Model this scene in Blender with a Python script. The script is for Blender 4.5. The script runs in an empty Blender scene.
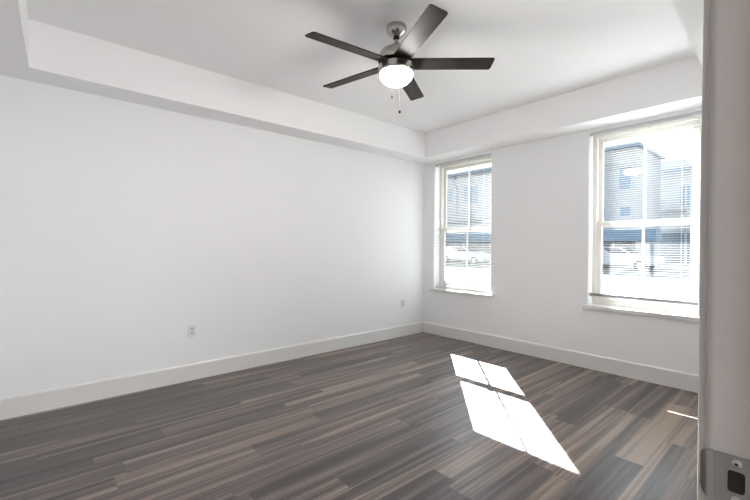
import bpy, bmesh, math, random
from mathutils import Vector, Matrix
random.seed(7)
C = bpy.context.scene.collection
SC = bpy.context.scene
R = math.radians

# ------------------------------------------------------------------ camera
YAW, PITCH, ROLL = 0.8538046, -0.0081124, 0.0038059
CAM = Vector((3.82959, -4.28042, 1.23635))
fwd = Vector((-math.sin(YAW)*math.cos(PITCH), math.cos(YAW)*math.cos(PITCH), math.sin(PITCH)))
rt = Vector((math.cos(YAW), math.sin(YAW), 0)); up = rt.cross(fwd)
c_, s_ = math.cos(ROLL), math.sin(ROLL)
rt, up = c_*rt + s_*up, -s_*rt + c_*up
cd = bpy.data.cameras.new('camera'); cam = bpy.data.objects.new('camera', cd); C.objects.link(cam)
cd.sensor_width = 36; cd.lens = 391.354/750*36; cd.clip_start = 0.03; cd.clip_end = 300
cam.matrix_world = Matrix(((rt.x, up.x, -fwd.x, CAM.x), (rt.y, up.y, -fwd.y, CAM.y), (rt.z, up.z, -fwd.z, CAM.z), (0, 0, 0, 1)))
SC.camera = cam

# ------------------------------------------------------------------ sky, sun, lights, exposure
SKY, SUN, HALL_FILL, BOWL = 2.2, 55.0, 86.0, 88.0
SC.view_settings.view_transform = 'Standard'; SC.view_settings.look = 'None'
SC.view_settings.gamma = 1; SC.view_settings.use_curve_mapping = False
SC.view_settings.exposure = 0.66
SC.cycles.max_bounces = 14; SC.cycles.diffuse_bounces = 8; SC.cycles.transparent_max_bounces = 16
SC.cycles.glossy_bounces = 5
w = bpy.data.worlds.new('sky'); SC.world = w; w.use_nodes = True
nt = w.node_tree; nt.nodes.clear()
o_ = nt.nodes.new('ShaderNodeOutputWorld'); b_ = nt.nodes.new('ShaderNodeBackground')
tc = nt.nodes.new('ShaderNodeTexCoord'); sx = nt.nodes.new('ShaderNodeSeparateXYZ'); cr = nt.nodes.new('ShaderNodeValToRGB')
cr.color_ramp.elements[0].position = 0.0; cr.color_ramp.elements[0].color = (1, 0.99, 0.97, 1)
cr.color_ramp.elements[1].position = 0.9; cr.color_ramp.elements[1].color = (0.62, 0.78, 1.0, 1)
nt.links.new(tc.outputs['Generated'], sx.inputs[0]); nt.links.new(sx.outputs['Z'], cr.inputs[0])
nt.links.new(cr.outputs[0], b_.inputs[0]); b_.inputs[1].default_value = SKY
nt.links.new(b_.outputs[0], o_.inputs[0])
sd = bpy.data.lights.new('sun', 'SUN'); sd.energy = SUN; sd.angle = R(0.53); sd.color = (1, 0.97, 0.94)
so = bpy.data.objects.new('sun', sd); C.objects.link(so)
so.rotation_euler = Vector((0.907, -1.0, -1.045)).to_track_quat('-Z', 'Y').to_euler(); so.location = (-20, 25, 25)
# portals at both windows (sample the sky, give no light of their own)
def portal(name, loc, rot, sx_, sy_):
    d = bpy.data.lights.new(name, 'AREA'); d.shape = 'RECTANGLE'; d.size = sx_; d.size_y = sy_; d.cycles.is_portal = True
    o = bpy.data.objects.new(name, d); C.objects.link(o); o.location = loc; o.rotation_euler = rot
hd = bpy.data.lights.new('adjoining_room_fill', 'AREA'); hd.energy = HALL_FILL; hd.shape = 'RECTANGLE'; hd.size = 2.1; hd.size_y = 2.6; hd.color = (1, .99, .98)
ho = bpy.data.objects.new('adjoining_room_fill', hd); C.objects.link(ho); ho.location = (7.45, -4.1, 1.17); ho.rotation_euler = (0, R(90), 0)   # added fill lamp behind the camera, stands in for daylight from the hall
portal('portal_corner', (0.65, 0.24, 1.52), (R(-90), 0, 0), 0.92, 1.80)
portal('portal_large', (2.685, 0.24, 1.52), (R(-90), 0, 0), 0.90, 1.80)

# ------------------------------------------------------------------ materials
def mat(name, col=(.8, .8, .8), rough=.5, metal=0.0, spec=.5, emit=None, estr=0.0):
    m = bpy.data.materials.new(name); m.use_nodes = True
    p = m.node_tree.nodes['Principled BSDF']
    p.inputs['Base Color'].default_value = (*col, 1); p.inputs['Roughness'].default_value = rough
    p.inputs['Metallic'].default_value = metal; p.inputs['Specular IOR Level'].default_value = spec
    if emit:
        p.inputs['Emission Color'].default_value = (*emit, 1); p.inputs['Emission Strength'].default_value = estr
    return m
def add_bump(m, scale, strength, dist=.002, stretch=(1, 1, 1), detail=3):
    t = m.node_tree; p = t.nodes['Principled BSDF']
    tcn = t.nodes.new('ShaderNodeTexCoord'); mp = t.nodes.new('ShaderNodeMapping'); mp.inputs['Scale'].default_value = stretch
    n = t.nodes.new('ShaderNodeTexNoise'); n.inputs['Scale'].default_value = scale; n.inputs['Detail'].default_value = detail
    b = t.nodes.new('ShaderNodeBump'); b.inputs['Strength'].default_value = strength; b.inputs['Distance'].default_value = dist
    t.links.new(tcn.outputs['Object'], mp.inputs[0]); t.links.new(mp.outputs[0], n.inputs['Vector'])
    t.links.new(n.outputs[0], b.inputs['Height']); t.links.new(b.outputs[0], p.inputs['Normal'])
    return n
M = {}
M['wall'] = mat('wall_paint', (.85, .855, .865), .55, spec=.3); add_bump(M['wall'], 140, .08, .001)
M['ceil'] = mat('ceiling_paint', (.90, .90, .905), .7, spec=.2); add_bump(M['ceil'], 120, .08, .001)
M['hallwall'] = mat('hall_paint', (.42, .41, .40), .7); M['hallfloor'] = mat('hall_floor', (.12, .10, .095), .5)
M['trim'] = mat('trim_paint', (.74, .735, .72), .32, spec=.5)
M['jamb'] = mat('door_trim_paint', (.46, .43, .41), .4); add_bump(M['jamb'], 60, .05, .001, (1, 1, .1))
M['vinyl'] = mat('window_vinyl', (.66, .635, .59), .4)
M['blind'] = mat('blind_slat', (.62, .62, .62), .8, spec=.05)
M['cord'] = mat('blind_cord', (.75, .75, .73), .8)
M['plate'] = mat('outlet_plastic', (.76, .76, .78), .35)
M['recept'] = mat('receptacle_plastic', (.62, .62, .64), .4)
M['slot'] = mat('outlet_slot', (.05, .05, .05), .6)
M['nickel'] = mat('brushed_nickel', (.52, .48, .44), .26, 1.0); add_bump(M['nickel'], 60, .05, .0005, (1, 1, 25))
M['steel'] = mat('strike_steel', (.36, .34, .32), .26, 1.0); add_bump(M['steel'], 40, .12, .0008)
M['screw'] = mat('screw_zinc', (.5, .49, .48), .3, 1.0)
M['dark'] = mat('dark_hole', (.012, .011, .010), .8)
M['chain'] = mat('chain_metal', (.05, .048, .046), .8, 0.0, .2)
M['knob'] = mat('dark_knob', (.010, .009, .008), .9, spec=.02)
M['bowl'] = mat('opal_glass', (.9, .88, .84), .3, emit=(1, .965, .925), estr=BOWL)
M['extw'] = mat('facade_paint', (.225, .24, .255), .8)
M['ext2'] = mat('facade_panel', (.25, .28, .31), .8)
M['extcap'] = mat('parapet_metal', (.10, .16, .23), .5)
M['extglass'] = mat('facade_glass', (.085, .15, .22), .2)
M['awning'] = mat('awning_blue', (.09, .15, .21), .6)
M['shop'] = mat('shop_glass', (.07, .10, .125), .2)
M['pipe'] = mat('pipe_metal', (.13, .155, .23), .5)
M['pave'] = mat('pavement', (.12, .118, .112), .9); add_bump(M['pave'], 8, .2, .01)
M['carw'] = mat('car_white', (.5, .5, .5), .3)
M['carg'] = mat('car_grey', (.30, .31, .32), .25)
M['carglass'] = mat('car_glass', (.02, .025, .03), .08)
M['tyre'] = mat('tyre_rubber', (.02, .02, .02), .8)
M['rail'] = mat('balcony_rail', (.10, .125, .16), .5)

# window glass : clear pane, reflecting a little
g = bpy.data.materials.new('window_glass'); g.use_nodes = True; t = g.node_tree; t.nodes.clear()
oo = t.nodes.new('ShaderNodeOutputMaterial'); tr = t.nodes.new('ShaderNodeBsdfTransparent'); gl = t.nodes.new('ShaderNodeBsdfGlossy')
mx = t.nodes.new('ShaderNodeMixShader'); tr.inputs[0].default_value = (.93, .96, .97, 1); gl.inputs['Roughness'].default_value = 0.02
mx.inputs[0].default_value = .06
t.links.new(tr.outputs[0], mx.inputs[1]); t.links.new(gl.outputs[0], mx.inputs[2]); t.links.new(mx.outputs[0], oo.inputs[0]); M['glass'] = g
# translucent slats
t = M['blind'].node_tree; p = t.nodes['Principled BSDF']; out = t.nodes['Material Output']
tl = t.nodes.new('ShaderNodeBsdfTranslucent'); tl.inputs[0].default_value = (.8, .8, .78, 1); mx = t.nodes.new('ShaderNodeMixShader'); mx.inputs[0].default_value = .04
t.links.new(p.outputs[0], mx.inputs[1]); t.links.new(tl.outputs[0], mx.inputs[2]); t.links.new(mx.outputs[0], out.inputs[0])

# dark wood of the fan blades
def blade_mat():
    m = mat('espresso_wood', (.03, .025, .022), .5, spec=.14); t = m.node_tree; p = t.nodes['Principled BSDF']
    tcn = t.nodes.new('ShaderNodeTexCoord'); mp = t.nodes.new('ShaderNodeMapping'); mp.inputs['Scale'].default_value = (4, 90, 4)
    n = t.nodes.new('ShaderNodeTexNoise'); n.inputs['Scale'].default_value = 1.5; n.inputs['Detail'].default_value = 5
    r = t.nodes.new('ShaderNodeValToRGB')
    r.color_ramp.elements[0].color = (.014, .011, .010, 1); r.color_ramp.elements[0].position = .35
    r.color_ramp.elements[1].color = (.044, .036, .033, 1); r.color_ramp.elements[1].position = .7
    t.links.new(tcn.outputs['Object'], mp.inputs[0]); t.links.new(mp.outputs[0], n.inputs['Vector'])
    t.links.new(n.outputs[0], r.inputs[0]); t.links.new(r.outputs[0], p.inputs['Base Color'])
    return m
M['blade'] = blade_mat()

# plank floor: UV = metres inside the plank (plus an offset), attributes tone / seed per plank
PW, PL = 0.152, 1.22
def floor_mat():
    m = mat('vinyl_planks', rough=.4); t = m.node_tree; p = t.nodes['Principled BSDF']; L = t.links.new
    N = lambda k, **kw: (lambda n: ([setattr(n, a, b) for a, b in kw.items()], n)[1])(t.nodes.new(k))
    uv = N('ShaderNodeUVMap', uv_map='UVMap'); at = N('ShaderNodeAttribute', attribute_name='tone'); asd = N('ShaderNodeAttribute', attribute_name='seed')
    sep = N('ShaderNodeSeparateXYZ'); L(uv.outputs[0], sep.inputs[0])
    com = N('ShaderNodeCombineXYZ'); L(sep.outputs[0], com.inputs[0]); L(sep.outputs[1], com.inputs[1]); L(asd.outputs['Fac'], com.inputs[2])
    def noise(scale, detail, rough=.55, dist=0.0):
        mp = N('ShaderNodeMapping'); mp.inputs['Scale'].default_value = scale; L(com.outputs[0], mp.inputs[0])
        n = N('ShaderNodeTexNoise'); n.inputs['Scale'].default_value = 1; n.inputs['Detail'].default_value = detail
        n.inputs['Roughness'].default_value = rough; n.inputs['Distortion'].default_value = dist
        L(mp.outputs[0], n.inputs['Vector']); return n.outputs[0]
    def math_(op, a, b=None, c=None):
        n = N('ShaderNodeMath', operation=op)
        for i, v in enumerate((a, b, c)):
            if v is None: continue
            if isinstance(v, (int, float)): n.inputs[i].default_value = v
            else: L(v, n.inputs[i])
        return n.outputs[0]
    band = noise((16, .42, 37), 2, .5, .5); streak = noise((60, 1.0, 53), 4, .62, .4); grain = noise((330, 7, 71), 3, .6)
    v = math_('ADD', at.outputs['Fac'], math_('MULTIPLY', math_('SUBTRACT', band, .5), 2.25))
    v = math_('ADD', v, math_('MULTIPLY', math_('SUBTRACT', streak, .5), 1.45))
    v = math_('ADD', v, math_('MULTIPLY', math_('SUBTRACT', grain, .5), .22))
    r = N('ShaderNodeValToRGB'); e = r.color_ramp.elements
    e[0].position = 0.0; e[0].color = (.050, .043, .041, 1); e[1].position = 1.0; e[1].color = (.34, .262, .205, 1)
    for pos, col in ((.28, (.084, .071, .067, 1)), (.5, (.128, .104, .098, 1)), (.72, (.205, .162, .135, 1))):
        q = e.new(pos); q.color = col
    L(v, r.inputs[0])
    # seams
    lu = N('ShaderNodeUVMap', uv_map='Local'); s2 = N('ShaderNodeSeparateXYZ'); L(lu.outputs[0], s2.inputs[0])
    du = math_('MULTIPLY', math_('SUBTRACT', .5, math_('ABSOLUTE', math_('SUBTRACT', s2.outputs[0], .5))), PW)
    dv = math_('MULTIPLY', math_('SUBTRACT', .5, math_('ABSOLUTE', math_('SUBTRACT', s2.outputs[1], .5))), PL)
    seam = math_('LESS_THAN', math_('MINIMUM', du, dv), .0011)
    mixc = N('ShaderNodeMix', data_type='RGBA'); L(math_('MULTIPLY', seam, .55), mixc.inputs[0]); L(r.outputs[0], mixc.inputs[6]); mixc.inputs[7].default_value = (.035, .03, .028, 1)
    L(mixc.outputs[2], p.inputs['Base Color'])
    L(math_('ADD', .22, math_('MULTIPLY', streak, .22)), p.inputs['Roughness'])
    h = math_('SUBTRACT', math_('ADD', grain, math_('MULTIPLY', streak, .6)), math_('MULTIPLY', seam, 1.5))
    b = N('ShaderNodeBump'); b.inputs['Strength'].default_value = .22; b.inputs['Distance'].default_value = .0012
    L(h, b.inputs['Height']); L(b.outputs[0], p.inputs['Normal'])
    return m
M['floor'] = floor_mat()

# ------------------------------------------------------------------ mesh helpers
def box(bm, x0, x1, y0, y1, z0, z1, bev=0.0, seg=1, mtx=None):
    g_ = bmesh.ops.create_cube(bm, size=1)
    vs = g_['verts']
    for v in vs:
        v.co = Vector(((x0+x1)/2 + v.co.x*(x1-x0), (y0+y1)/2 + v.co.y*(y1-y0), (z0+z1)/2 + v.co.z*(z1-z0)))
    es = list({e for v in vs for e in v.link_edges})
    if bev > 0:
        rr = bmesh.ops.bevel(bm, geom=es, offset=bev, segments=seg, affect='EDGES', profile=.5)
        vs = list({v for f in rr['faces'] for v in f.verts} | {v for v in vs if v.is_valid})
    if mtx is not None:
        for v in vs: v.co = mtx @ v.co
def lathe(bm, prof, cx=0, cy=0, n=48, cap=True):
    rings = []
    for r, z in prof:
        if r < 1e-6: rings.append([bm.verts.new((cx, cy, z))])
        else: rings.append([bm.verts.new((cx+r*math.cos(2*math.pi*i/n), cy+r*math.sin(2*math.pi*i/n), z)) for i in range(n)])
    for a, b in zip(rings, rings[1:]):
        for i in range(n):
            j = (i+1) % n
            if len(a) == 1 and len(b) == 1: continue
            if len(a) == 1: bm.faces.new((a[0], b[i], b[j]))
            elif len(b) == 1: bm.faces.new((a[i], b[0], a[j]))
            else: bm.faces.new((a[i], b[i], b[j], a[j]))
    if cap:
        for rg in (rings[0], rings[-1]):
            if len(rg) > 2: bm.faces.new(rg)
    bmesh.ops.recalc_face_normals(bm, faces=bm.faces[:])
def tube(bm, pts, r, n=8):
    pts = [Vector(p) for p in pts]; rings = []
    for i, p in enumerate(pts):
        d = (pts[min(i+1, len(pts)-1)] - pts[max(i-1, 0)]).normalized()
        a = d.orthogonal().normalized() if i == 0 else (a - d*a.dot(d)).normalized()
        b = d.cross(a)
        rings.append([bm.verts.new(p + r*(math.cos(2*math.pi*k/n)*a + math.sin(2*math.pi*k/n)*b)) for k in range(n)])
    for A, B in zip(rings, rings[1:]):
        for k in range(n): bm.faces.new((A[k], A[(k+1) % n], B[(k+1) % n], B[k]))
    bm.faces.new(rings[0]); bm.faces.new(rings[-1])
    bmesh.ops.recalc_face_normals(bm, faces=bm.faces[:])
def prism(bm, poly, fn0, fn1):
    a = [bm.verts.new(fn0(*p)) for p in poly]; b = [bm.verts.new(fn1(*p)) for p in poly]
    n = len(poly); bm.faces.new(a); bm.faces.new(b[::-1])
    for i in range(n): bm.faces.new((a[i], b[i], b[(i+1) % n], a[(i+1) % n]))
    bmesh.ops.recalc_face_normals(bm, faces=bm.faces[:])
def obj(name, bm, m, parent=None, smooth=False, kind=None):
    me = bpy.data.meshes.new(name); bm.to_mesh(me); bm.free(); me.materials.append(m)
    if smooth:
        for p in me.polygons: p.use_smooth = True
        try: me.set_sharp_from_angle(angle=R(35))
        except Exception: pass
    o = bpy.data.objects.new(name, me); C.objects.link(o)
    if parent: o.parent = parent
    if kind: o['kind'] = kind
    return o
def B(): return bmesh.new()
def empty(name, loc, rz=0.0):
    o = bpy.data.objects.new(name, None); C.objects.link(o); o.location = loc; o.rotation_euler = (0, 0, rz); o.empty_display_size = .1
    return o
def tag(o, label, cat, group=None):
    o['label'] = label; o['category'] = cat
    if group: o['group'] = group
    return o

# ------------------------------------------------------------------ room constants
XR, YF, H, ZT = 3.75, -4.62, 2.44, 2.768
TX0, TY0, TY1 = 0.2886, -4.304, -0.3024      # tray opening
WALLD = 0.22
WIN = [(0.195, 1.112), (2.240, 3.130)]; WZ0, WZ1 = 0.648, 2.408
DY0, DY1, DZ = -4.505, -3.695, 2.04                     # doorway in the right wall
WT = 0.115                                              # thickness of that wall
HX1, HY0, HY1 = 7.5, -5.6, -2.6                         # hall beyond the doorway

# floor -----------------------------------------------------------
def build_floor():
    bm = B(); uvl = bm.loops.layers.uv.new('UVMap'); ul = bm.loops.layers.uv.new('Local')
    ft = bm.faces.layers.float.new('tone'); fs = bm.faces.layers.float.new('seed')
    x_ph = 3.020
    # planks seen in the photograph: (x, far y, near y, tone)
    seen = [(3.10, -.46, -1.74, .86), (3.25, -.02, -1.27, .84), (2.94, -2.15, -3.3, .74), (1.27, -3.90, -5, .68),
            (1.23, -1.39, -2.62, .72), (1.26, -2.66, -3.85, .66), (.96, -1.2, -2.43, .62), (1.56, -2.05, -3.27, .40), (1.35, -.3, -1.38, .25),
            (2.25, -3.06, -4.2, .74), (1.57, -3.28, -4.5, .62), (.82, -3.05, -4.27, .36), (.64, -1.3, -2.5, .66)]
    k0 = math.floor((0 - x_ph)/PW)
    k1 = math.ceil((XR + WT - x_ph)/PW)
    for k in range(k0, k1):
        x0 = x_ph + k*PW; x1 = x0 + PW
        mine = [s for s in seen if x0 <= s[0] < x1]
        off = mine[0][1] if mine else random.random()*PL
        tops = off + PL*math.ceil((0.0 - off)/PL)
        y = tops if tops > 0 else tops + PL
        while y > YF - 0.01:
            ya, yb = y, y - PL
            tone = min(.70, max(.16, random.gauss(.42, .12)))
            for s in mine:
                if abs(s[1]-ya) < .35: tone = .42 + (s[3]-.42)*.72
            cx0, cx1, cya, cyb = max(x0, 0), min(x1, XR + WT), min(ya, 0), max(yb, YF)
            y -= PL
            if cx1 - cx0 < 1e-4 or cya - cyb < 1e-4: continue
            vs = [bm.verts.new((a, b, 0)) for a, b in ((cx0, cyb), (cx1, cyb), (cx1, cya), (cx0, cya))]
            f = bm.faces.new(vs); f[ft] = tone; sd_ = random.random(); f[fs] = sd_
            for l in f.loops:
                u = (l.vert.co.x - x0); v = (l.vert.co.y - yb)
                l[uvl].uv = (u + sd_*7.3, v + sd_*19.1); l[ul].uv = (u/PW, v/PL)
    # underside so that the floor is a slab
    o = obj('floor', bm, M['floor'], kind='structure')
    return o
build_floor()
bm = B(); box(bm, -.2, XR + WT, YF - .12, WALLD, -.14, -.0005); obj('trim_1', bm, M['ceil'], kind='structure')   # subfloor slab

# walls -----------------------------------------------------------
bm = B(); box(bm, -.12, 0, YF - .12, WALLD, -.14, 2.95); obj('wall_left', bm, M['wall'], kind='structure')
bm = B()
xs = [0, WIN[0][0], WIN[0][1], WIN[1][0], WIN[1][1], XR + WT]
for a, b in ((0, 1), (2, 3), (4, 5)): box(bm, xs[a], xs[b], 0, WALLD, 0, 2.95)
for a, b in WIN: box(bm, a, b, 0, WALLD, 0, WZ0 - .036); box(bm, a, b, 0, WALLD, WZ1, 2.95)
obj('wall_back', bm, M['wall'], kind='structure')
bm = B(); box(bm, 0, XR + WT, YF - .12, YF, 0, 2.95); obj('wall_front', bm, M['wall'], kind='structure')
bm = B(); box(bm, XR, XR + WT, DY1 + .02, 0, 0, 2.95); box(bm, XR, XR + WT, YF, DY0 - .02, 0, 2.95); box(bm, XR, XR + WT, DY0 - .02, DY1 + .02, DZ + .02, 2.95)
obj('wall_right', bm, M['wall'], kind='structure')
# ceiling: tray with soffit all round
bm = B()
box(bm, 0, XR, YF, 0, ZT, 2.95)
box(bm, 0, TX0, YF, 0, H, ZT); SX = lambda y: 3.284 + .0464*(-.865 - y)
prism(bm, [(SX(0), 0), (XR, 0), (XR, YF), (SX(YF), YF)], lambda x, y: (x, y, H), lambda x, y: (x, y, ZT))
box(bm, TX0, SX(TY1), TY1, 0, H, ZT); SL = lambda x: TY0 - .035*(x - TX0)                                # front edge of the tray runs slightly out of square
prism(bm, [(TX0, YF), (SX(YF), YF), (SX(-4.41), SL(SX(-4.41))), (TX0, TY0)], lambda x, y: (x, y, H), lambda x, y: (x, y, ZT))
obj('ceiling', bm, M['ceil'], kind='structure')
# hall behind the doorway
bm = B()
box(bm, XR + WT, HX1+.1, HY0, HY1, -.14, 0); obj('floor_hall', bm, M['hallfloor'], kind='structure')
bm = B()
box(bm, HX1, HX1 + .1, HY0, -5.45, 0, 2.6); box(bm, HX1, HX1 + .1, -2.75, HY1, 0, 2.6); box(bm, HX1, HX1 + .1, -5.45, -2.75, 2.25, 2.6); box(bm, HX1, HX1 + .1, -5.45, -2.75, 0, .05); box(bm, XR + WT, HX1, HY0 - .1, HY0, 0, 2.6); box(bm, XR + WT, HX1, HY1, HY1 + .1, 0, 2.6)  # unseen end-wall opening, added so skylight reaches the room through the doorway
box(bm, XR, XR + WT, HY0, YF - .12, 0, 2.6)
obj('wall_hall', bm, M['hallwall'], kind='structure')
bm = B(); box(bm, XR + WT, HX1, HY0, HY1, H, 2.6); obj('ceiling_hall', bm, M['ceil'], kind='structure')

# baseboards ------------------------------------------------------
BH, BT = .152, .015
def base_profile(t=BT, h=BH): return [(0, 0), (t, 0), (t, h - .012), (t - .006, h - .002), (t - .008, h), (0, h)]
bm = B(); prism(bm, base_profile(), lambda a, z: (a, YF, z), lambda a, z: (a, 0, z)); obj('baseboard_left', bm, M['trim'], kind='structure')
bm = B(); prism(bm, base_profile(), lambda a, z: (BT, -a, z), lambda a, z: (XR, -a, z)); obj('baseboard_back', bm, M['trim'], kind='structure')
bm = B(); prism(bm, base_profile(), lambda a, z: (XR - a, DY1 + .07, z), lambda a, z: (XR - a, -BT, z)); obj('baseboard_right', bm, M['trim'], kind='structure')
bm = B(); prism(bm, base_profile(), lambda a, z: (BT, YF + a, z), lambda a, z: (XR, YF + a, z)); obj('baseboard_front', bm, M['trim'], kind='structure')

# windows ---------------------------------------------------------
def window(n, x0, x1):
    root = empty('window_%d' % n, ((x0+x1)/2, .15, WZ0)); root['kind'] = 'structure'
    inv = Matrix.Translation(-Vector(root.location))
    def part(name, bm, m, parent=root, smooth=False):
        bmesh.ops.transform(bm, matrix=inv, verts=bm.verts[:])
        return obj(name, bm, m, parent, smooth)
    fy0, fy1 = .115, .205; fw = .038
    bm = B()
    box(bm, x0, x0+fw, fy0, fy1, WZ0, WZ1); box(bm, x1-fw, x1, fy0, fy1, WZ0, WZ1)
    box(bm, x0+fw, x1-fw, fy0, fy1, WZ1-fw, WZ1); box(bm, x0+fw, x1-fw, fy0, fy1, WZ0, WZ0+.03)
    part('window_frame', bm, M['vinyl'])
    mz = 1.475
    def sash(name, z0, z1, ya, yb, top, bot, st):
        bm = B(); a, b = x0+fw, x1-fw
        box(bm, a, a+st, ya, yb, z0, z1, .003); box(bm, b-st, b, ya, yb, z0, z1, .003)
        box(bm, a+st, b-st, ya, yb, z1-top, z1, .003); box(bm, a+st, b-st, ya, yb, z0, z0+bot, .003)
        s = part(name, bm, M['vinyl'])
        ym = (ya+yb)/2
        bm = B(); box(bm, a+st, b-st, ym-.003, ym+.003, z0+bot, z1-top); part('glass_pane', bm, M['glass'], s)
        bm = B(); xm = (x0+x1)/2; box(bm, xm-.010, xm+.010, ym-.008, ym+.008, z0+bot, z1-top); part('muntin', bm, M['vinyl'], s)
    sash('upper_sash', mz-.025, WZ1-fw, .165, .195, .045, .05, .042)
    sash('lower_sash', WZ0+.03, mz+.030, .125, .160, .055, .07, .045)
    bm = B(); xm = (x0+x1)/2; box(bm, xm-.03, xm+.03, .105, .125, mz+.012, mz+.03, .004, 2); part('sash_lock', bm, M['vinyl'])
    bm = B(); box(bm, x0-.045, x1+.045, -.034, 0, WZ0-.038, WZ0, .005, 2); box(bm, x0+.0005, x1-.0005, 0, fy0+.02, WZ0-.036, WZ0)
    part('window_sill', bm, M['trim'])
    return root
for i, (a, b) in enumerate(WIN): window(i+1, a, b)

# window blinds ---------------------------------------------------
def blind(x0, x1, tilt, label, zbot, sw=.0208, pitch=.0215):
    x0 += .006; x1 -= .006; y = .036; ztop = WZ1 - .001
    root = empty('window_blind', ((x0+x1)/2, y, ztop)); tag(root, label, 'window blind', 'white blinds hanging in the two windows')
    inv = Matrix.Translation(-Vector(root.location))
    def part(name, bm, m, parent=root, smooth=False):
        bmesh.ops.transform(bm, matrix=inv, verts=bm.verts[:]); return obj(name, bm, m, parent, smooth)
    bm = B(); box(bm, x0, x1, y-.014, y+.014, ztop-.026, ztop, .002); part('headrail', bm, M['blind'])
    bm = B(); box(bm, x0, x1, y-.0245, y-.0205, ztop-.034, ztop-.001, .001); part('valance', bm, M['blind'])
    bm = B(); z = ztop - .045; n = 0
    ct, st = math.cos(tilt), math.sin(tilt)
    zs = []
    while z > zbot + .030: zs.append((z, tilt)); z -= pitch
    k = 0
    zz = zbot + .012
    while zz < zbot + .030: zs.append((zz, 0.03)); zz += .0035                      # a few slats lying on the bottom rail
    for z, tl_ in zs:
        ct, st = math.cos(tl_), math.sin(tl_)
        prof = []
        for i in range(5):
            u = -1 + i*.5; prof.append((u*sw/2, .0007*(1-u*u)))
        ring = [(a, b + .0004) for a, b in prof] + [(a, b - .0004) for a, b in reversed(prof)]
        pts = [(y + a*ct - b*st, z + a*st + b*ct) for a, b in ring]                # room-side edge lower when tilt > 0
        A = [bm.verts.new((x0+.002, p[0], p[1])) for p in pts]; Bv = [bm.verts.new((x1-.002, p[0], p[1])) for p in pts]
        m_ = len(pts)
        for i in range(m_): bm.faces.new((A[i], A[(i+1) % m_], Bv[(i+1) % m_], Bv[i]))
        bm.faces.new(A[::-1]); bm.faces.new(Bv)
    bmesh.ops.recalc_face_normals(bm, faces=bm.faces[:])
    part('slats', bm, M['blind'])
    bm = B(); box(bm, x0, x1, y-.0065, y+.0065, zbot, zbot+.010, .002); part('bottom_rail', bm, M['blind'])
    for f in (.14, .86):
        bm = B(); xc = x0 + f*(x1-x0)
        for dy in (-.0135, .0135): tube(bm, [(xc, y+dy, zbot+.01), (xc, y+dy, ztop-.026)], .0008, 5)
        part('ladder_cord', bm, M['cord'])
    bm = B(); tube(bm, [(x0+.07, y-.026, ztop-.03), (x0+.072, y-.027, ztop-.75)], .003, 8); part('tilt_wand', bm, M['cord'])
    return root
blind(*WIN[0], R(46), 'white slatted blind in the narrower-looking window near the room corner', WZ0 + .012, .011)
blind(*WIN[1], R(3), 'white slatted blind in the large window beside the door frame', WZ0 + .089)

# doorway: jamb, casing, stop, strike plate -------------------------
droot = empty('door_1', (XR, DY1, 0)); droot['kind'] = 'structure'
dinv = Matrix.Translation(-Vector((XR, DY1, 0)))
def dpart(name, bm, m, parent=droot, smooth=False):
    bmesh.ops.transform(bm, matrix=dinv, verts=bm.verts[:]); return obj(name, bm, m, parent, smooth)
bm = B()
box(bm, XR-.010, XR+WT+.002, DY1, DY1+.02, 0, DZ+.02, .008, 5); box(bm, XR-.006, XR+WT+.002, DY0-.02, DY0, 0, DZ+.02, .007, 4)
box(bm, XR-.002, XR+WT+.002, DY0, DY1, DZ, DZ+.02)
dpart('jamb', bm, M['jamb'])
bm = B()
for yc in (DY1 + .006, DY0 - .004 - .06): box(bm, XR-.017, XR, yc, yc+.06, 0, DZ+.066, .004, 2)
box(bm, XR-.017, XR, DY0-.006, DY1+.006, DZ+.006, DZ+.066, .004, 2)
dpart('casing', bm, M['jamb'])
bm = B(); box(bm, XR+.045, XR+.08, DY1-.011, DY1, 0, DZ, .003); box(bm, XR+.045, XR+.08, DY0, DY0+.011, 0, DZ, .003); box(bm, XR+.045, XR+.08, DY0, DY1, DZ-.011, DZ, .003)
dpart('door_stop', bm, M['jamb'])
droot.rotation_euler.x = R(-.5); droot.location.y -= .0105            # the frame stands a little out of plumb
# strike plate with a rectangular hole and a curled lip
SZ = .9785; yp = DY1 - .0016
bm = B()
outer = []; inner = []
def rrect(cx, cz, hw, hh, r, n=5):
    P = []
    for qx, qz, a0 in ((1, 1, 0), (-1, 1, 90), (-1, -1, 180), (1, -1, 270)):
        for i in range(n+1):
            a = R(a0 + 90*i/n); P.append((cx+qx*(hw-r)+r*math.cos(a), cz+qz*(hh-r)+r*math.sin(a)))
    return P
xo0, xo1 = XR-.001, XR+.043
oc = rrect((xo0+xo1)/2, SZ, (xo1-xo0)/2, .0285, .004); ic = rrect(XR+.0183, SZ, .0072, .0118, .003)
def ringset(pts, y): return [bm.verts.new((x, y, z)) for x, z in pts]
of, inf, ob, ib = ringset(oc, yp), ringset(ic, yp), ringset(oc, DY1), ringset(ic, DY1)
n = len(oc)
for i in range(n):
    j = (i+1) % n
    bm.faces.new((of[i], of[j], inf[j], inf[i])); bm.faces.new((ob[i], ib[i], ib[j], ob[j]))
    bm.faces.new((of[i], ob[i], ob[j], of[j])); bm.faces.new((inf[i], inf[j], ib[j], ib[i]))
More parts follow.
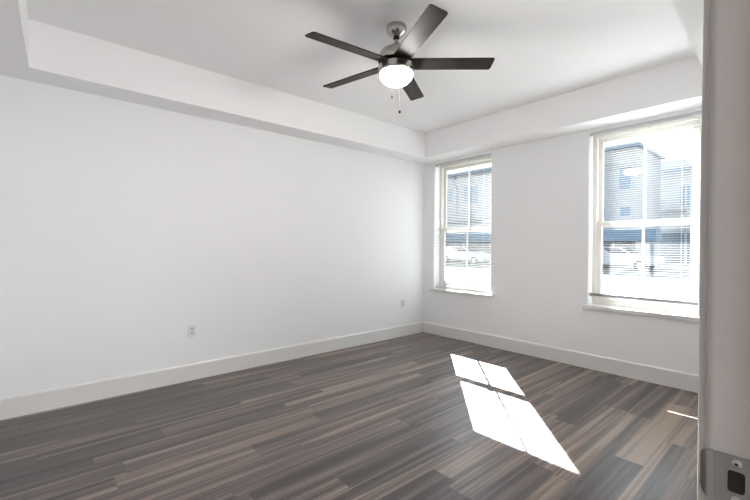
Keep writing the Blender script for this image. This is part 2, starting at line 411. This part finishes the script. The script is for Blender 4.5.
# lip: the tongue wraps round the jamb edge, narrowing to a rounded end
rows = 9; prev = None
for i in range(rows):
    f = i/(rows-1); ang = f*R(70); r = .0155
    x = XR + .000 - r*math.sin(ang) ; y = yp + r*(1-math.cos(ang)) - .0006
    hh = .0265*math.sqrt(max(0.0, 1 - (f*.97)**2.6)) + .002
    cur = [bm.verts.new((x + dx, y + dy, SZ + s*hh)) for dx, dy in ((0, 0), (.0012*math.sin(ang), .0014)) for s in (-1, -.5, 0, .5, 1)]
    if prev:
        for a in range(4):
            bm.faces.new((prev[a], prev[a+1], cur[a+1], cur[a])); bm.faces.new((prev[5+a], cur[5+a], cur[6+a], prev[6+a]))
        bm.faces.new((prev[0], cur[0], cur[5], prev[5])); bm.faces.new((prev[4], prev[9], cur[9], cur[4]))
    prev = cur
for a in range(4): bm.faces.new((prev[a], prev[a+1], prev[6+a], prev[5+a]))
bmesh.ops.recalc_face_normals(bm, faces=bm.faces[:])
sp = dpart('strike_plate', bm, M['steel'], smooth=True); sp['label'] = 'brushed steel strike plate on the door jamb'
bm = B(); prism(bm, rrect(XR+.0183, SZ, .0071, .0117, .003), lambda x, z: (x, DY1-.0004, z), lambda x, z: (x, DY1-.0001, z)); dpart('latch_hole', bm, M['dark'], sp)
for dz in (.0202, -.0202):
    bm = B()
    prof = [(0, .0016), (.0030, .0014), (.0044, .0006), (.0046, 0)]
    lathe(bm, prof, n=20)
    for v in bm.verts: v.co = Vector((XR+.0185 + v.co.x, yp - v.co.z, SZ + dz + v.co.y))
    sc = dpart('screw', bm, M['screw'], sp, True)
    bm = B(); lathe(bm, [(0, .0022), (.0014, .0020), (.0016, .0014)], n=12)
    for v in bm.verts: v.co = Vector((XR+.0185 + v.co.x, yp - v.co.z, SZ + dz + v.co.y))
    dpart('screw_recess', bm, M['dark'], sc)

# ------------------------------------------------------------------ ceiling fan
FX, FY = 1.864, -2.377
fan = empty('ceiling_fan', (FX, FY, ZT)); tag(fan, 'five-blade dark wood and brushed nickel ceiling fan with lit glass bowl', 'ceiling fan')
Z = lambda z: z - ZT
bm = B(); lathe(bm, [(0, Z(2.7679)), (.067, Z(2.7679)), (.070, Z(2.760)), (.070, Z(2.742)), (.064, Z(2.722)), (.052, Z(2.708)), (.036, Z(2.698)), (.030, Z(2.692)), (0, Z(2.692))]); obj('canopy', bm, M['nickel'], fan, True)
bm = B(); lathe(bm, [(0, Z(2.694)), (.0115, Z(2.694)), (.0115, Z(2.620)), (0, Z(2.620))], n=20); rod = obj('downrod', bm, M['nickel'], fan, True)
bm = B(); lathe(bm, [(0, Z(2.693)), (.020, Z(2.692)), (.022, Z(2.684)), (.014, Z(2.676)), (0, Z(2.676))], n=24); obj('hanger_ball', bm, M['dark'], rod, True)
bm = B(); lathe(bm, [(0, Z(2.655)), (.017, Z(2.655)), (.021, Z(2.649)), (.021, Z(2.632)), (.034, Z(2.622)), (.036, Z(2.612)), (0, Z(2.612))], n=28); obj('yoke_cover', bm, M['nickel'], fan, True)
bm = B(); lathe(bm, [(0, Z(2.616)), (.045, Z(2.615)), (.082, Z(2.608)), (.107, Z(2.593)), (.120, Z(2.572)), (.1258, Z(2.548)), (.1265, Z(2.522)), (.124, Z(2.518)), (.100, Z(2.518)), (0, Z(2.518))]); obj('motor_housing', bm, M['nickel'], fan, True)
bm = B(); lathe(bm, [(0, Z(2.518)), (.100, Z(2.518)), (.100, Z(2.496)), (0, Z(2.496))]); obj('blade_hub', bm, M['knob'], fan, True)
bm = B(); lathe(bm, [(0, Z(2.496)), (.122, Z(2.496)), (.1265, Z(2.491)), (.1265, Z(2.455)), (.1285, Z(2.450)), (.126, Z(2.440)), (.1185, Z(2.4365)), (0, Z(2.4365))]); obj('light_ring', bm, M['nickel'], fan, True)
prof = [(.1140, Z(2.437))]
for i in range(1, 13):
    a = R(90*i/12); prof.append((.1140*math.cos(a), Z(2.434 - .076*math.sin(a))))
bm = B(); lathe(bm, prof, cap=False); bw = obj('glass_bowl', bm, M['bowl'], fan, True); bw['label'] = 'glowing white frosted glass bowl'
ZB, RB = 2.508, .668
for ang in (-96, -24, 48, 120, 192):
    bm = B()
    r0, r1 = .085, RB
    w0, w1 = .056, .058
    P = [(r0, -w0), (r1-.012, -w1), (r1-.002, -w1+.006), (r1, -w1+.014), (r1-.006, w1-.012), (r1-.012, w1-.003), (r1-.022, w1), (r0, w0)]
    prism(bm, P, lambda x, y: (x, y, -.004), lambda x, y: (x, y, .004))
    o = obj('blade', bm, M['blade'], fan)
    o.location = (0, 0, Z(ZB)); o.rotation_mode = 'XYZ'
    o.rotation_euler = (Matrix.Rotation(R(ang), 3, 'Z') @ Matrix.Rotation(R(-12.2), 3, 'X')).to_euler()
def pull(x, y, ztop, zb, kr):
    bm = B(); tube(bm, [(x, y, Z(ztop)), (x, y, Z(zb))], .0008, 6)
    z = ztop
    ch = obj('pull_chain', bm, M['chain'], fan, True)
    bm = B(); lathe(bm, [(0, Z(zb+.010)), (.004, Z(zb+.008)), (kr*.8, Z(zb+.002)), (kr, Z(zb-.006)), (kr*.75, Z(zb-.013)), (0, Z(zb-.016))], x, y, 16)
    obj('chain_knob', bm, M['knob'], ch, True)
for dx, dd, zb, kr in ((-.023, -.121, 2.332, .0085), (.032, -.121, 2.223, .010)):
    # chains hang from the far edge of the light ring
    q = Vector((rt.x, rt.y)).normalized()*dx + Vector((fwd.x, fwd.y)).normalized()*(-dd)
    pull(q.x, q.y, 2.452, zb, kr)

# ------------------------------------------------------------------ outlets on the left wall
def outlet(y, z, label):
    root = empty('wall_outlet', (0, y, z)); tag(root, label, 'outlet', 'outlets on the left wall')
    bm = B(); box(bm, 0, .0055, -.037, .037, -.0585, .0585, .002, 2); obj('cover_plate', bm, M['plate'], root)
    for dz in (.0195, -.0195):
        bm = B(); prism(bm, rrect(0, dz, .0165, .0145, .009), lambda a, b: (.005, a, b), lambda a, b: (.0075, a, b)); r_ = obj('receptacle', bm, M['recept'], root)
        bm = B(); box(bm, .0072, .0078, -.0075, -.0055, dz-.002, dz+.007); box(bm, .0072, .0078, .0055, .0075, dz-.002, dz+.006); box(bm, .0072, .0078, -.0022, .0022, dz-.0095, dz-.0050)
        obj('socket_slots', bm, M['slot'], r_)
    bm = B(); lathe(bm, [(0, .0068), (.003, .0064), (.0032, .005)], n=14)
    for v in bm.verts: v.co = Vector((v.co.z, v.co.x, v.co.y))
    obj('screw', bm, M['screw'], root, True)
outlet(-3.181, .453, 'white duplex outlet low on the left wall, nearer the camera')
outlet(-.423, .453, 'small white outlet low on the left wall close to the far corner')

# ------------------------------------------------------------------ outside
GZ = -.15
bm = B(); box(bm, -60, 30, WALLD, 90, GZ-.2, GZ); box(bm, HX1+.1, 30, -30, WALLD, GZ-.2, GZ); obj('ground', bm, M['pave'], kind='structure')
bm = B(); box(bm, -60, 30, 21.5, 26.0, GZ, GZ+.12); obj('trim_2', bm, M['pave'], kind='structure')     # kerbed sidewalk

def building():
    y = 26.0; root = empty('building', (-14, y, GZ)); tag(root, 'long pale two-storey building with blue awning seen through both windows', 'building')
    inv = Matrix.Translation(-Vector(root.location))
    def part(name, bm, m, parent=root):
        bmesh.ops.transform(bm, matrix=inv, verts=bm.verts[:]); return obj(name, bm, m, parent)
    X0, X1 = -34, -4.43
    bm = B(); box(bm, X0, X1, y, y+6, GZ, 8.0); part('wall', bm, M['extw'])
    bm = B(); box(bm, X0-.2, X1+.25, y-.35, y+6.1, 8.0, 8.22); part('parapet', bm, M['extcap'])
    bm = B(); box(bm, X0, X1+.1, y-.12, y, 7.05, 7.12); part('cornice', bm, M['ext2'])
    bm = B(); box(bm, X0-.1, -3.0, y-1.3, y, 1.65, 2.42, .03); part('awning', bm, M['awning'])
    bm = B(); box(bm, X0, X1, y-.06, y, 0.05, 1.68)
    part('shop_glazing', bm, M['shop'])
    bm = B(); box(bm, X0, X1+.1, y-.5, y, 2.43, 3.3); part('ledge', bm, M['extw'])
    for xa, xb, z0, z1 in ((-5.42, -4.73, 5.2, 6.7), (-6.6, -6.3, 5.3, 6.67), (-18.3, -17.62, 5.3, 6.85), (-17.52, -16.86, 5.25, 6.77), (-20.5, -19.68, 5.45, 6.8),
                           (-15.3, -14.6, 5.3, 6.8), (-12.3, -11.5, 5.3, 6.8), (-9.3, -8.5, 5.3, 6.8), (-23.5, -22.6, 5.3, 6.8), (-6.7, -6.3, 2.9, 4.1), (-5.35, -4.75, 3.4, 4.0)):
        bm = B(); t_ = .07
        box(bm, xa-t_, xa, y-.06, y+.02, z0-t_, z1+t_); box(bm, xb, xb+t_, y-.06, y+.02, z0-t_, z1+t_)
        box(bm, xa, xb, y-.06, y+.02, z1, z1+t_); box(bm, xa, xb, y-.08, y+.02, z0-t_, z0)
        w_ = part('window', bm, M['extw'])
        bm = B(); box(bm, xa, xb, y-.03, y+.01, z0, z1); part('pane', bm, M['extglass'], w_)
    # balcony rail line at left
    bm = B()
    for z in (3.75, 4.2, 4.5): box(bm, -20.6, -16.4, y-.9, y-.84, z, z+.06)
    for i in range(15): box(bm, -20.6+i*.3, -20.56+i*.3, y-.9, y-.86, 3.7, 4.55)
    box(bm, -20.6, -16.4, y-.9, y, 3.55, 3.7); part('balcony', bm, M['rail'])
    # downspout with conductor head
    bm = B()
    box(bm, -19.65, -19.2, y-.32, y-.02, 7.55, 7.95, .03)
    tube(bm, [(-19.42, y-.18, 7.6), (-19.40, y-.18, 7.35), (-19.05, y-.14, 6.85), (-19.02, y-.14, 6.5), (-19.02, y-.14, 3.6)], .09, 8)
    part('downspout', bm, M['pipe'])
    # posts under the awning
    for x in (-21, -17.5, -14, -10.5, -7.2, -5.4, -4.0):
        bm = B(); box(bm, x-.06, x+.06, y-1.2, y-1.08, GZ+.12, 1.66); part('post', bm, M['extw'])
building()
def wing():
    y = 34.0; root = empty('building', (-4.3, y, GZ)); tag(root, 'lower pale building with balcony standing further back, seen through the large window', 'building')
    inv = Matrix.Translation(-Vector(root.location))
    def part(name, bm, m, parent=root):
        bmesh.ops.transform(bm, matrix=inv, verts=bm.verts[:]); return obj(name, bm, m, parent)
    X0, X1 = -5.75, -3.0
    bm = B(); box(bm, X0, X1, y, y+7, GZ, 7.45); part('wall', bm, M['extw'])
    bm = B(); prism(bm, [(X0-.15, 7.45), (X1+.15, 7.45), (X1-.25, 8.1), (X0-.15, 8.1)], lambda a, z: (a, y-.3, z), lambda a, z: (a, y+7, z)); part('roof', bm, M['ext2'])
    bm = B(); box(bm, X0-.2, X1+.2, y-.35, y+.0, 7.36, 7.47); part('eave', bm, M['extcap'])
    bm = B(); box(bm, X0, X1, y-.05, y, 6.55, 6.62); box(bm, X0, X1, y-.05, y, 6.8, 6.86); part('siding_trim', bm, M['ext2'])
    bm = B(); box(bm, -5.6, -5.0, y-.04, y+.02, 4.7, 6.0); part('window', bm, M['extglass'])
    bm = B(); box(bm, -3.6, -3.05, y-.04, y+.02, 4.5, 6.1); part('window', bm, M['extglass'])
    bm = B(); box(bm, -5.7, -3.0, y-1.2, y, 3.95, 4.15)
    for z in (4.45, 4.7, 4.95): box(bm, -5.7, -4.4, y-1.2, y-1.14, z, z+.05)
    for i in range(10): box(bm, -5.7+i*.145, -5.67+i*.145, y-1.2, y-1.15, 4.15, 5.0)
    part('balcony', bm, M['rail'])
    for x in (-5.7, -3.05):
        bm = B(); box(bm, x-.06, x+.06, y-1.2, y-1.08, GZ, 6.5); part('post', bm, M['extw'])
    bm = B(); box(bm, X0, X1+.6, y-.1, y, .05, 2.4); part('shop_glazing', bm, M['shop'])
wing()
def car(x, y, rz, m, label):
    root = empty('car', (x, y, GZ), rz); tag(root, label, 'car', 'cars parked across the street')
    body = [(-2.2, .35), (2.2, .35), (2.25, .65), (2.1, .88), (1.0, .98), (.3, 1.42), (-1.5, 1.48), (-2.05, 1.0), (-2.25, .9)]
    def loft(poly, w0, w1, zs):
        bm = B()
        A = [bm.verts.new((px, -(w0 if pz < zs else w1), pz)) for px, pz in poly]; D = [bm.verts.new((px, (w0 if pz < zs else w1), pz)) for px, pz in poly]
        n_ = len(poly); bm.faces.new(A); bm.faces.new(D[::-1])
        for i in range(n_): bm.faces.new((A[i], D[i], D[(i+1) % n_], A[(i+1) % n_]))
        bmesh.ops.recalc_face_normals(bm, faces=bm.faces[:])
        bmesh.ops.bevel(bm, geom=bm.edges[:], offset=.05, segments=2, affect='EDGES')
        return bm
    obj('body', loft(body, .9, .68, 1.2), m, root, True)
    for s in (-1, 1):
        bm = B(); prism(bm, [(.85, 1.0), (.25, 1.36), (-.55, 1.38), (-.55, 1.0)], lambda a, z: (a, s*(.905 - .49*max(0, z-1.0)), z), lambda a, z: (a, s*(.86 - .49*max(0, z-1.0)), z)); obj('side_window', bm, M['carglass'], root)
        bm = B(); prism(bm, [(-.65, 1.0), (-.65, 1.38), (-1.4, 1.4), (-1.75, 1.05)], lambda a, z: (a, s*(.905 - .49*max(0, z-1.0)), z), lambda a, z: (a, s*(.86 - .49*max(0, z-1.0)), z)); obj('side_window', bm, M['carglass'], root)
    bm = B(); prism(bm, [(1.02, 1.0), (.36, 1.40), (.33, 1.37), (.98, .96)], lambda a, z: (a, -.64, z), lambda a, z: (a, .64, z)); obj('windshield', bm, M['carglass'], root)
    for wx in (-1.35, 1.4):
        for s in (-1, 1):
            bm = B(); lathe(bm, [(0, -.11), (.30, -.11), (.33, -.07), (.33, .07), (.30, .11), (0, .11)], n=24)
            for v in bm.verts: v.co = Vector((wx + v.co.x, s*.83 + v.co.z, .33 + v.co.y))
            wl = obj('wheel', bm, M['tyre'], root, True)
            bm = B(); lathe(bm, [(0, .125), (.17, .12), (.2, .10)], n=20)
            for v in bm.verts: v.co = Vector((wx + v.co.x, s*(.83 + v.co.z), .33 + v.co.y))
            obj('hubcap', bm, M['screw'], wl, True)
car(-15.6, 22.6, 0.0, M['carw'], 'white car parked in front of the long building, seen through the corner window')
car(-4.6, 23.2, 0.0, M['carg'], 'grey car parked in front of the awning, seen through the large window')
